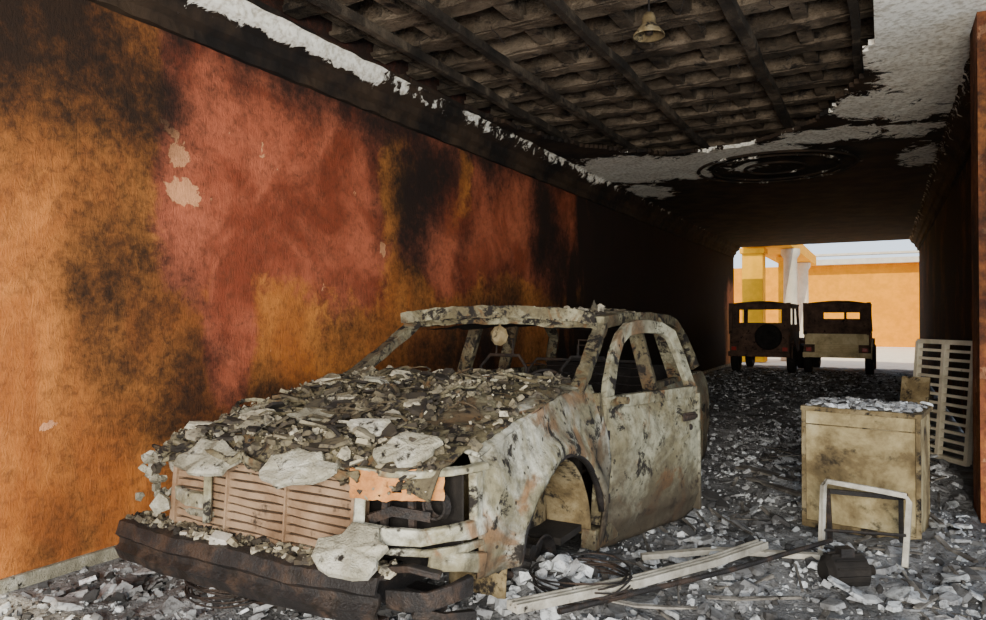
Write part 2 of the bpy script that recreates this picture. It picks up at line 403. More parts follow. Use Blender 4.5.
b=MB(); b.sweep([(-1.30,2.95,.26),(-.75,4.05,.2),(-.30,5.0,.17)],.03,.03,8); b.obj('metal_pipe','rustdark',DB)
b=MB(); b.sweep([(-1.3,4.2,.14),(-.9,4.45,.17),(-.35,4.7,.15)],.05,.03,4); b.obj('metal_bracket','alu',DB)
b=MB(); b.sweep([(-1.1,6.9,.10),(-.6,6.3,.14)],.08,.02,4,jit=.004); b.sweep([(-1.25,7.3,.12),(-.7,6.9,.13)],.12,.02,4,jit=.004); b.obj('boards','wood',DB)

# ------------------------------------------------------------ burnt SUV
CAR=empty('burnt_suv',(-2.47,2.35,0))
def sx(z):
    pts=[(.15,.88),(.3,.92),(.55,.945),(.8,.95),(.98,.915),(1.08,.88),(1.16,.845),(1.6,.69)]
    for (a,b1),(c,d) in zip(pts,pts[1:]):
        if z<=c: return b1+(d-b1)*max(0,(z-a)/(c-a))
    return .69
def crump(y,z,k=.012,o=0): return k*fb(y+o,z,o,3.2,4)
def ws(x): return .20*x     # the scuttle and roof have racked sideways in the fire
HY=1.92
def side(name,s,y0,y1,zb,zt,mat,arch=None,flare=.045,nu=70,nv=18,xo=0,extra=None):
    def f(u,v):
        y=y0+(y1-y0)*u; b0=zb(y) if callable(zb) else zb; t0=zt(y) if callable(zt) else zt
        if arch:
            ac,az,ar=arch; d=abs(y-ac)
            if d<ar: b0=max(b0,az+math.sqrt(ar*ar-d*d))
        z=b0+(t0-b0)*v; x=sx(z)+xo
        if arch:
            dd=math.hypot(y-ac,z-az); x+=flare*math.exp(-((dd-ar-.03)/.07)**2)
        if extra: x+=extra(y,z)
        x+=crump(y,z,.022,s*3)
        return (s*x,y,z)
    b=MB(); b.grid(f,nu,nv)
    if s<0: b.f=[q[::-1] for q in b.f]
    return b.obj(name,mat,CAR,smooth=True,solid=.014)
ftop=lambda y:.965+.20*sst(0,1.6,y)
fbot=lambda y:.44 if y<.7 else .14
AC,AZ,AR=1.17,.27,.575
for s in(1,-1):
    side('front_fender_%s'%('near' if s>0 else 'far'),s,.34,HY-.02,fbot,ftop,'paint',arch=(AC,AZ,AR),nu=90,extra=lambda y,z:-.05*max(0,1-(y-.34)/.25)**2-.012*sst(.9,.96,z))
    side('rear_quarter_%s'%('near' if s>0 else 'far'),s,3.06,4.82,.2,1.06,'door',arch=(3.93,.36,.48),nu=80)
side('front_door_far',-1,HY,3.05,.18,1.06,'door',nu=30)
for s in(1,-1):
    b=MB(); b.grid(lambda u,v:(s*(sx(ftop(.34+1.56*u))-.20*v-.012*(1-v)),.34+1.56*u,ftop(.34+1.56*u)+.02*math.sin(v*3)+.012*fb(u*5,v,s,2)),40,6)
    b.obj('fender_ledge','paint',CAR,smooth=True,solid=.01)
    b=MB(); b.sweep([(s*(.958),AC-(AR+.005)*math.cos(math.pi*i/24),AZ+(AR+.005)*math.sin(math.pi*i/24)) for i in range(2,23)],.03,.045,8,up=(1,0,0),jit=.002); b.obj('arch_lip','rustdark',CAR,smooth=True)
def hz(x,y):
    return .975+.20*sst(-.1,1.6,y)+.035*(1-(x/.85)**2)-.045*math.exp(-((x+.1)/.4)**2-((y-.7)/.4)**2)+.035*fb(x,y,1,3.0,5)-.10*max(0,1-(y-.03)/.12)**2
b=MB(); b.grid(lambda u,v:(-.85+1.7*u,.02+1.5*v+.03*fb(u*6,0,2,1)*(1-v),hz(-.85+1.7*u,.02+1.5*v)),90,80)
b.obj('hood','roofm',CAR,smooth=True,solid=.012)
def inmess(x,y): return x<.50+.15*fb(y,0,0,2)+.25*sst(.6,.0,y)
b=MB()
for i in range(5200):
    x=U(-.86,.86); y=U(.0,1.62); s=.010+.075*R()**3.8
    if not inmess(x,y) and R()<.85: continue
    b.shard((x,y,hz(x,min(y,1.5))+.006+U(0,.03)*R()),s,s*U(.15,.45),.7)
for i in range(130):
    x=U(-.8,.72); y=U(.05,1.6); s=U(.10,.22)
    if not inmess(x,y): continue
    b.shard((x,y,hz(x,min(y,1.5))+.02+U(0,.03)),s,U(.008,.022),.4)
b.obj('hood_debris','hrub',CAR)
b=MB()
for i in range(70):
    x=U(-.75,.5); y=U(.1,1.5); a=U(0,3.14); L=U(.12,.5); p=[]
    for k in range(7):
        px=x+math.cos(a)*L*k/6; py=min(1.6,max(0,y+math.sin(a)*L*k/6)); p.append((px,py,hz(px,min(py,1.5))+.045+.015*math.sin(k+i))); a+=U(-.15,.15)
    b.sweep(p,U(.008,.030),U(.008,.024),6)
b.obj('hood_rods','roofm',CAR)
b=MB()
def slab(c,size,th,tx,ty,rz=0,el=.7):
    n=17; e=Euler((tx,ty,rz)); vs=[]
    rr=[size*.5*U(.66,1.08) for _ in range(n)]; zz=[U(-.012,.012) for _ in range(n)]
    for lay,(z,q) in enumerate(((-th/2,1),(th*.3,1.0),(th/2,.88))):
        for k in range(n):
            a=2*math.pi*k/n; p=Vector((rr[k]*q*math.cos(a),rr[k]*q*math.sin(a)*el,z+zz[k])); p.rotate(e); vs.append((c[0]+p.x,c[1]+p.y,c[2]+p.z))
    pc=Vector((0,0,th*.6)); pc.rotate(e)
    fs=[tuple(range(n))[::-1]]
    vs.append(tuple(Vector(c)+pc)); cc=3*n
    for k in range(n): fs.append((2*n+k,2*n+(k+1)%n,cc))
    for l in range(2):
        for k in range(n): fs.append((l*n+k,l*n+(k+1)%n,(l+1)*n+(k+1)%n,(l+1)*n+k))
    b.add(vs,fs)
slab((-.40,-.04,.92),.42,.03,.7,.05,.1,.6)
slab((.20,-.06,.93),.42,.03,.75,-.04,.1,.55)
slab((.68,.12,1.04),.34,.03,.65,-.15,.45,.62)
slab((.32,.28,1.08),.26,.02,.5,.0,.2,.6)
slab((-.25,.5,1.07),.28,.02,.35,.1,.2,.6)
slab((.56,-.13,.65),.33,.035,.65,.1,.2,.8)
slab((-.3,1.2,1.20),.32,.02,.2,.15,1.2,.6)
slab((.3,1.35,1.21),.36,.02,.25,-.1,.2,.5)
slab((-.62,.5,1.06),.26,.02,.4,.1,.7,.6)
b.obj('fallen_plaster_slabs','slab',CAR,bevel=.003)
b=MB(); b.grid(lambda u,v:(-.84+1.36*u,-.02-.022*fb(u*8,v,1,1.3),.945+.02*fb(u*9,0,4,1)-v*(.045+.05*fb(u*12,3,0,1.0))),90,8)
b.obj('hood_lip','roofm',CAR,smooth=True,solid=.014)
b=MB()
for i in range(900):
    x=U(-.78,.7); y=random.gauss(1.60,.17)+ws(x); s=.015+.13*R()**2.4
    b.shard((x,y,1.10+.12*math.exp(-((y-1.64-ws(x))/.2)**2)*R()+ .02),s,s*U(.1,.3),.7)
b.obj('dashboard_debris','hrub',CAR)

# slatted radiator
b=MB()
b.box((-.185,.10,.69),(1.20,.05,.37))
for k in range(9):
    z=.535+k*.040
    b.sweep([(-.78+1.20*i/16,.045+.004*math.sin(i*1.7+k),z+.003*math.sin(i+k)) for i in range(17)],.04,.031,4)
for x in(-.79,.42): b.box((x,.05,.69),(.03,.08,.39),jit=.006)
b.box((-.4,.035,.69),(.010,.05,.36)); b.box((.0,.035,.69),(.010,.05,.36))
b.box((-.185,.05,.885),(1.24,.07,.02),jit=.006); b.box((-.185,.05,.50),(1.24,.07,.02),jit=.006)
o=b.obj('radiator_grille','rad',CAR,bevel=.003); o.rotation_euler=(math.radians(-3),math.radians(1),0)
# bumper beam
b=MB()
def bx(u): return -1.09+1.73*u
def by(u): return -.04+.05*(abs(2*u-1))**3
prof=[(0.0,.115),(-.045,.11),(-.06,.065),(-.035,.045),(-.035,.0),(-.06,-.02),(-.045,-.055),(.02,-.06)]
b.grid(lambda u,v:(bx(u),by(u)+prof[min(7,int(v*7+.5))][0]+.010*fb(u*9,v,2,1),.395+prof[min(7,int(v*7+.5))][1]+.010*fb(u*6,v,0,1)),70,7)
b.obj('bumper_beam','rustdark',CAR,solid=.02)
b=MB()
b.grid(lambda u,v:(bx(u),by(u)+.14*v,.51+.012*fb(u*7,v*3,1,1)),50,4)
b.obj('bumper_top','rustdark',CAR,solid=.012)
b=MB()
b.sweep([(.64,.02,.42),(.74,.01,.43),(.84,.03,.44),(.89,.12,.45),(.91,.26,.45)],.03,.08,4,jit=.005)
b.sweep([(.70,.12,.34),(.80,.2,.30),(.88,.34,.28)],.05,.05,4,jit=.006)
b.sweep([(.60,.06,.52),(.74,.05,.55),(.86,.10,.53)],.05,.03,4,jit=.006)
b.obj('bumper_end','rustdark',CAR,bevel=.006)
b=MB()
for i in range(620):
    u=R(); s=.012+.07*R()**2; b.shard((bx(u),by(u)+U(-.02,.12),.525+U(0,.015)),s,s*.3,.5)
b.obj('bumper_ash','hrub',CAR)
b=MB()
b.box((-.30,-.05,.54),(.09,.06,.05),(.3,.2,.4)); b.box((-.52,-.03,.53),(.14,.03,.02),(0,0,.3))
b.obj('bumper_scraps','alu',CAR,bevel=.003)
b=MB()
for x in(-.48,.48):
    b.sweep([(x,.0,.42),(x,.6,.40),(x,1.4,.36),(x,2.5,.30),(x,4.5,.36)],.09,.13,4)
b.sweep([(-.7,.35,.30),(.7,.35,.30)],.09,.10,4); b.sweep([(-.85,1.10,.32),(.80,1.10,.32)],.09,.09,8)
b.sweep([(-.8,3.93,.32),(.8,3.93,.32)],.11,.11,8)
b.sweep([(.5,.75,.42),(.80,1.05,.27)],.05,.05,8); b.sweep([(.5,1.35,.42),(.80,1.12,.27)],.05,.05,8)
b.sweep([(.62,1.06,.80),(.72,1.08,.35)],.09,.09,10)
for k in range(9): b.lathe([(.055,-.006),(.068,0),(.055,.006)],(.635+.009*k*.9,1.07,.76-.035*k),'Z',12)
b.sweep([(.3,.45,.55),(.6,.5,.5),(.78,.62,.38),(.82,.8,.3)],.035,.035,8)
b.sweep([(.55,.5,.45),(.75,.55,.5),(.86,.6,.42),(.8,.7,.25)],.03,.03,6)
b.obj('chassis','rustdark',CAR)
b=MB(); b.box((0,3.1,.30),(1.66,3.4,.04)); b.box((0,1.76,.70),(1.62,.05,.78)); b.box((0,.34,.62),(1.1,.10,.44),jit=.01); b.box((0,4.66,.75),(1.5,.04,.75))
for s in(1,-1): b.box((s*.80,3.85,.72),(.04,1.7,.62))  # black side panels added to keep the cabin dark
b.obj('floor_pan_and_dark_panels','black',CAR)
b=MB(); b.grid(lambda u,v:(-.66+1.32*u,2.3+2.2*v+ws(-.66+1.32*u)*(1-v),1.515+.05*math.sin(u*3.14)-.03*fb(u*4,v*5,0,1)),16,20); b.obj('added_dark_headliner','black',CAR)  # black sheet added under the roof to darken the cabin
b=MB(); b.box((0,.85,.62),(.55,.7,.42),jit=.02)
for y in(.6,.75,.9,1.05): b.lathe([(.0,.05),(.05,.04),(.055,0)],(.0,y,.85),'Z',10)
b.obj('engine','rustdark',CAR,bevel=.02)
for s in(1,-1):
    for (yc,rr,zc) in((AC,AR-.01,AZ-.01),(3.93,.48,.34)):
        b=MB(); b.grid(lambda u,v:(s*(.89-.32*v),yc-math.cos(u*math.pi)*rr,zc+math.sin(u*math.pi)*rr+.012*fb(u*4,v*3,s,2)),26,8)
        b.obj('wheel_house','khaki',CAR,smooth=True,solid=.01)
        b=MB(); b.grid(lambda u,v:(s*.60+.02*fb(u*4,v*4,0,1),yc-.56+1.12*u,.25+.57*v),20,12); b.obj('inner_wing','khaki',CAR,smooth=True,solid=.01)
for s in(1,-1):
    for yc in(1.25,3.93):
        b=MB(); cx=s*.70; cz=.19
        b.lathe([(.175,-.09),(.185,-.09),(.165,-.05),(.15,-.03),(.15,.04),(.165,.07),(.185,.09),(.175,.095),(.14,.05),(.14,-.03)],(cx,yc,cz),'X',32,True)
        b.lathe([(.0,.05),(.06,.05),(.07,.02),(.085,.0)],(cx,yc,cz),'X',20)
        for k in range(6):
            a=k*math.pi/3+.3; b.sweep([(cx+s*.03,yc+.05*math.cos(a),cz+.05*math.sin(a)),(cx+s*.05,yc+.15*math.cos(a),cz+.15*math.sin(a))],.05,.03,4,up=(1,0,0))
        b.lathe([(.0,-.06*s),(.14,-.06*s),(.14,-.045*s),(.0,-.045*s)],(cx,yc,cz),'X',24)
        b.obj('wheel_rim','rustdark',CAR)
for s in(1,-1):
    k='near' if s>0 else 'far'
    def arc(z,g=0): return [(s*(.48),.02+g,z),(s*.64,.03+g,z-.005),(s*.78,.07+g,z),(s*.87,.15+g*.6,z+.005),(s*(.905-g*.3),.24,z),(s*(.92-g*.3),.36,z)]
    b=MB(); b.sweep(arc(.685),.04,.07,4,jit=.006); b.sweep(arc(.945),.05,.03,4,jit=.006); b.sweep(arc(.61,.03),.03,.03,4,jit=.006)
    b.sweep([(s*.48,.02,.58),(s*.49,.03,.93)],.04,.05,4,jit=.006); b.sweep([(s*.91,.30,.66),(s*.905,.30,.93)],.06,.04,4,jit=.004)
    b.sweep([(s*.93,.34,.52),(s*.90,.2,.56),(s*.8,.10,.58)],.03,.08,4,jit=.008)
    b.obj('headlight_frame_'+k,'paint',CAR,bevel=.008)
    b=MB(); b.grid(lambda u,v:(s*(.50+.38*u),.22+.06*math.sin(u*3),.56+.38*v),8,6); b.obj('headlight_bowl_'+k,'black',CAR,solid=.01)
b=MB(); b.grid(lambda u,v:(.46+.40*u,-.01+.13*u*u+.010*fb(u*5,v*4,0,1),.825+.125*v+.01*u+.010*fb(u*6,v,2,1)),20,8,lambda u,v:.48<u<.62 and .25<v<.55)
b.obj('headlight_bracket','rust',CAR,solid=.014)
b=MB(); b.sweep([(.50,.08,.72),(.62,.09,.77),(.78,.14,.75)],.03,.04,4,jit=.005); b.sweep([(.56,.1,.68),(.58,.1,.9)],.02,.03,4); b.sweep([(.70,.12,.68),(.69,.12,.9)],.02,.03,4)
b.lathe([(.05,.02),(.07,.0),(.06,-.03),(.05,-.03)],(.80,.16,.80),'Y',14)
b.obj('headlight_internals','rustdark',CAR)
b=MB()
for i in range(34): b.shard((U(-1.0,-.80),U(-.02,.2),U(.60,.86)),U(.05,.13),.03,1.3)
b.obj('headlight_remains','slab',CAR,bevel=.004)
def pil(s):
    b=MB(); k=s; o=ws(k*.75)
    b.sweep([(k*(.82-.12*t-.0*t),1.50+.80*t+o,1.12+.46*t-.03*(1-t)*t) for t in [i/14 for i in range(15)]],.09,.07,4,jit=.006)
    b.sweep([(k*.70,2.2+o,1.57),(k*.705,2.8,1.60),(k*.70,3.5,1.60),(k*.68,4.2,1.58),(k*.66,4.5,1.54),(k*.70,4.72,1.40),(k*.80,4.82,1.10)],.10,.09,4,jit=.005)
    b.sweep([(k*.87,3.04,.25),(k*.93,3.04,.7),(k*.87,3.06,1.05),(k*.71,3.10,1.60)],.11,.07,4,up=(0,1,0),jit=.005)
    b.sweep([(k*.87,3.85,1.04),(k*.70,3.78,1.6)],.11,.06,4,up=(0,1,0),jit=.005)
    b.sweep([(k*.88,1.7,.24),(k*.90,2.2,.22),(k*.90,3.45,.22)],.10,.12,4,jit=.004)
    b.sweep([(k*.86,1.88,.2),(k*.90,1.88,.7),(k*.86,1.88,1.12)],.07,.06,4,up=(0,1,0))
    b.sweep([(k*.875,3.0,1.06),(k*.87,3.9,1.06),(k*.85,4.8,1.05)],.06,.05,4,jit=.004)
    b.obj('pillars_near' if s>0 else 'pillars_far','roofm',CAR,bevel=.008)
pil(1); pil(-1)
b=MB(); b.sweep([(-.87,1.5,1.08),(-.87,3.05,1.06)],.05,.05,4); b.obj('far_door_sill','roofm',CAR)
def rz(x,y): return 1.60+.055*(1-(x/.70)**2)+.03*fb(x,y,3,2.4,4)-.04*math.exp(-((x)/.35)**2-((y-3.2)/.6)**2)-.05*sst(4,4.7,y)
b=MB(); b.grid(lambda u,v:(-.70+1.4*u,2.12+2.42*v+ws(-.70+1.4*u)*(1-v)+.05*math.cos((u-.5)*3)*-(1-v)+.03*(1-v)*fb(u*7,1,1,1.2),rz(-.70+1.4*u,2.16+2.44*v)),50,60)
b.obj('roof','roofm',CAR,smooth=True,solid=.03)
b=MB(); b.grid(lambda u,v:(-.72+1.44*u,2.12+ws(-.72+1.44*u)-.06*math.cos((u-.5)*3)+.05*v+.010*fb(u*9,v*2,1,1),1.61+.045*(1-(2*u-1)**2)-v*(.085+.02*fb(u*5,2,0,1.2))),60,8)
b.sweep([(-.70+1.4*i/30,2.13+ws(-.70+1.4*i/30)-.06*math.cos((i/30-.5)*3),1.60+.045*(1-((i-15)/15)**2)+.006*fb(i*.6,0,0)) for i in range(31)],.08,.05,4,jit=.005)
b.obj('roof_header','roofm',CAR,solid=.025)
b=MB(); b.lathe([(.0,-.03),(.045,-.028),(.075,0),(.05,.02),(0,.025)],(.02,2.14,1.47),'Y',9); b.sweep([(.02,2.16,1.60),(.02,2.14,1.48)],.02,.02,6); b.obj('rear_view_mirror','khaki',CAR)
b=MB()
for i in range(1700):
    x=U(-.7,.7); y=U(2.08,4.5)+ws(x)*.8; s=.01+.07*R()**3
    b.shard((x,y,rz(x,max(y,2.16))+.006+U(0,.015)),s,s*U(.15,.4),.5)
for i in range(30):
    x=U(-.6,.66); y=U(2.25,4.4); b.shard((x,y,rz(x,y)+.025),U(.1,.3),.015,.2)
b.shard((.60,2.55,1.68),.09,.05,1.2); b.shard((.63,2.6,1.67),.08,.05,1.2); b.shard((.55,2.45,1.66),.12,.03,.6)
b.obj('roof_debris','hrub',CAR)
b=MB(); b.sweep([(-.82+1.64*i/20,1.48+ws(-.82+1.64*i/20)-.10*math.cos((i/20-.5)*3),1.13+.03*(1-((i-10)/10)**2)) for i in range(21)],.08,.05,8,jit=.006); b.obj('cowl','roofm',CAR,smooth=True)
b=MB(); b.sweep([(-.78,1.75,.98),(-.3,1.80,1.02),(.3,1.85,1.02),(.78,1.95,.98)],.28,.20,8,jit=.015); b.obj('dashboard','black',CAR)
b=MB(); cc=Vector((.38,2.12,1.06)); 
b.sweep([tuple(cc+Vector((.185*math.cos(a*math.pi/14),.06*math.sin(a*math.pi/14),.17*math.sin(a*math.pi/14)))) for a in range(28)],.024,.024,8,closed=True)
for a in(.2,2.9,4.7): b.sweep([tuple(cc),tuple(cc+Vector((.18*math.cos(a),.06*math.sin(a),.17*math.sin(a))))],.03,.02,6)
b.sweep([tuple(cc),(.38,1.85,.98)],.04,.04,8); b.obj('steering_wheel','rustdark',CAR,smooth=True)
b=MB()
def seat(x,y,w,zt=1.28):
    b.sweep([(x-w/2,y,.45),(x-w/2,y+.1,.8),(x-w/2+.02,y+.2,zt-.1),(x-w/2+.1,y+.22,zt),(x+w/2-.1,y+.22,zt),(x+w/2-.02,y+.2,zt-.1),(x+w/2,y+.1,.8),(x+w/2,y,.45)],.03,.03,8)
    for k in range(9):
        z=.55+k*.075; b.sweep([(x-w/2,y+.03+(z-.5)*.22,z)]+[(x-w/2+w*i/10,y+.03+(z-.5)*.22+.012*(-1)**i,z+.012*math.sin(i*2)) for i in range(1,10)]+[(x+w/2,y+.03+(z-.5)*.22,z)],.009,.009,5)
    b.sweep([(x-w/2,y,.48),(x-w/2,y-.45,.52),(x+w/2,y-.45,.52),(x+w/2,y,.48)],.03,.03,6)
    for k in range(8): b.sweep([(x-w/2,y-.05-k*.055,.50),(x+w/2,y-.05-k*.055,.50)],.01,.01,5)
    b.sweep([(x-.08,y+.22,zt),(x-.08,y+.23,zt+.14),(x+.08,y+.23,zt+.14),(x+.08,y+.22,zt)],.02,.02,6)
seat(.38,2.75,.48); seat(-.38,2.75,.48); seat(0,3.65,1.2,1.2)
b.obj('seat_frames','rustdark',CAR)
b=MB()
b.grid(lambda u,v:(-.86+1.72*u,4.84+.03*math.sin(u*3.1)-.0*v,.35+.70*v),30,12); b.obj('tailgate','paint',CAR,smooth=True,solid=.02)
b=MB(); b.sweep([(-.9,4.75,.45),(-.75,4.92,.45),(.75,4.92,.45),(.9,4.75,.45)],.10,.16,4); b.sweep([(-.66,4.55,1.52),(.66,4.55,1.52)],.08,.07,4); b.obj('rear_bumper','rustdark',CAR)
DR=empty('front_door_near',(.945,HY,0)); DR.parent=CAR; DR.rotation_euler=(0,0,-math.radians(17))
def dpt(y,z,o=0): return (sx(z)-.945+o+crump(y,z,.02,9),y,z)
b=MB(); 
def dz0(y): return .12+.03*sst(.9,1.12,y)
b.grid(lambda u,v:dpt(1.12*u,dz0(1.12*u)+(1.06-dz0(1.12*u))*v,-.014*math.exp(-((v-.62)/.03)**2)+.014*math.exp(-((v-.18)/.05)**2)),40,36)
b.obj('door_skin','door',DR,smooth=True,solid=.012)
b=MB(); b.grid(lambda u,v:(sx(.2+.84*v)-.945-.07+.01*fb(u*5,v*5,1,1),.03+1.06*u,.18+.86*v),20,16,lambda u,v:(.2<u<.45 or .55<u<.85)and .25<v<.65); b.obj('door_inner','khaki',DR,smooth=True,solid=.01)
b=MB()
fr=[(0.03,1.04),(.12,1.16),(.26,1.34),(.38,1.455),(.50,1.515),(.62,1.535),(.75,1.54),(.93,1.525),(1.04,1.47),(1.08,1.30),(1.09,1.04)]
b.sweep([(sx(z)-.945,y,z) for y,z in fr],.095,.05,4,up=(1,0,0),jit=.004)
b.sweep([(sx(1.05)-.945,0,1.05),(sx(1.05)-.945,1.12,1.05)],.06,.08,4,jit=.003)
b.sweep([(sx(.95)-.95-.04,0,.16),(sx(.95)-.95-.04,0,1.04)],.09,.03,4,up=(0,1,0)); b.sweep([(-.04,1.115,.17),(-.05,1.115,1.04)],.09,.03,4,up=(0,1,0))
b.obj('door_window_frame','door',DR,bevel=.008)
b=MB(); b.box((.015,.96,.88),(.03,.15,.03)); b.lathe([(0,.012),(.02,.012),(.025,0)],(.004,.97,.80),'X',12); b.box((.008,.95,.88),(.012,.17,.06)); b.obj('door_handle','rustdark',DR,bevel=.008)
b=MB(); b.sweep([(0.0,.04,1.05),(.06,.02,1.08),(.12,.03,1.08)],.05,.05,6); b.obj('mirror_stub','roofm',DR)
for z in(.45,.85):
    b=MB(); b.box((-.03,-.03,z),(.05,.08,.06)); b.obj('hinge','rustdark',DR)

# ------------------------------------------------------------ stove
ST=empty('burnt_stove',(-.11,5.98,0),math.radians(-9))
b=MB(); w,d,h=.74,.60,.86; z0=.05
b.grid(lambda u,v:(-w/2+w*u,-d/2+.008*fb(u*4,v*4,0,1),z0+h*v),14,14)
b.grid(lambda u,v:(w/2+.006*fb(u*4,v*4,3,1),-d/2+d*u,z0+h*v),10,14)
b.grid(lambda u,v:(w/2-w*u,d/2,z0+h*v),6,6); b.grid(lambda u,v:(-w/2+.006*fb(u*4,v*4,3,1),d/2-d*u,z0+h*v),10,14)
b.obj('housing','cab',ST,solid=.012)
b=MB(); b.box((0,0,z0+h+.012),(w+.04,d+.04,.035),jit=.005)
for x in(-w/2,w/2):
    b.box((x,-d/2-.006,z0+h/2),(.03,.03,h),jit=.003)
b.box((0,-d/2-.006,z0+.02),(w,.025,.05)); b.box((0,-d/2-.008,z0+h-.10),(w,.012,.008))
b.obj('edges','khaki',ST,bevel=.005)
b=MB()
for x in(-.3,.3):
    for y in(-.22,.22): b.lathe([(0,.0),(.025,0),(.02,.07)],(x,y,0),'Z',10)
b.obj('feet','rustdark',ST)
b=MB()
for i in range(520):
    s=.01+.11*R()**2.5; b.shard((U(-.36,.36),U(-.29,.29),z0+h+.032+U(0,.015)),s,s*U(.08,.25),.35)
b.obj('top_debris','rub',ST)

CF=empty('metal_chair_frame',(-.20,5.02,.05),math.radians(10))
b=MB()
b.sweep([(-.16,.0,.0),(-.14,.03,.46),(-.12,.04,.49),(.12,.07,.455),(.34,.10,.42),(.36,.09,.38),(.30,-.08,.02)],.034,.030,4,jit=.002)
b.obj('front_loop','alu',CF,bevel=.004)
b=MB(); b.sweep([(-.14,.03,.42),(-.08,.34,.36),(-.06,.40,.0)],.03,.03,4); b.sweep([(.34,.10,.42),(.37,.38,.34),(.38,.42,.0)],.03,.03,4); b.sweep([(-.08,.34,.36),(.37,.38,.34)],.03,.03,4)
b.sweep([(-.15,.01,.18),(.32,-.02,.2)],.02,.02,6)
b.obj('rear_legs','rustdark',CF)
MT=empty('burnt_motor',(-.20,4.50,.15),.6)
b=MB(); b.lathe([(0,-.13),(.06,-.13),(.08,-.11),(.095,-.1),(.095,.1),(.08,.11),(.03,.12),(.03,.17),(0,.17)],(0,0,0),'X',20)
for k in range(14):
    a=k*math.pi/7; b.box((0,.098*math.cos(a),.098*math.sin(a)),(.18,.006,.02),(a+math.pi/2,0,0))
b.obj('casing','black',MT)
b=MB(); b.box((0,0,-.10),(.2,.18,.02)); b.box((0,0,.11),(.08,.07,.05)); b.obj('base','rustdark',MT)

LP=empty('lattice_crate_panel',(.53,9.25,.06),math.radians(-56)); 
b=MB(); W,Hh=.86,1.27
def lp(x,z): return (x,z*.08,z)
for z in(0,Hh): b.sweep([lp(-W/2,z),lp(W/2,z)],.05,.06,4,up=(0,1,0))
for x in(-W/2,0,W/2): b.sweep([lp(x,0),lp(x,Hh)],.05,.06,4,up=(0,1,0))
for i in range(1,13): b.sweep([lp(-W/2,Hh*i/13),lp(W/2,Hh*i/13)],.03,.030,4,up=(0,1,0))
b.obj('slats','white',LP)
b=MB(); b.sweep([(.20,8.1,.05),(.26,8.4,.50),(.30,8.6,.98)],.26,.03,4,jit=.003); b.obj('bent_sheet_panel','khaki')

LM=empty('ceiling_lamp',(-1.66,5.6,3.95))
b=MB(); b.lathe([(.0,.14),(.04,.14),(.055,.10),(.06,.05),(.085,.02),(.125,-.03),(.13,-.05),(.12,-.045),(.07,.01),(.04,.03),(0,.03)],(0,0,0),'Z',28); b.obj('shade','khaki',LM,smooth=True)
b=MB(); b.sweep([(0,0,.12),(.0,0,.35),(.05,.02,.5)],.025,.025,8); b.lathe([(0,-.03),(.03,-.02),(.035,.01),(.02,.05)],(0,0,-.01),'Z',12); b.obj('stem_and_bulb','rustdark',LM)

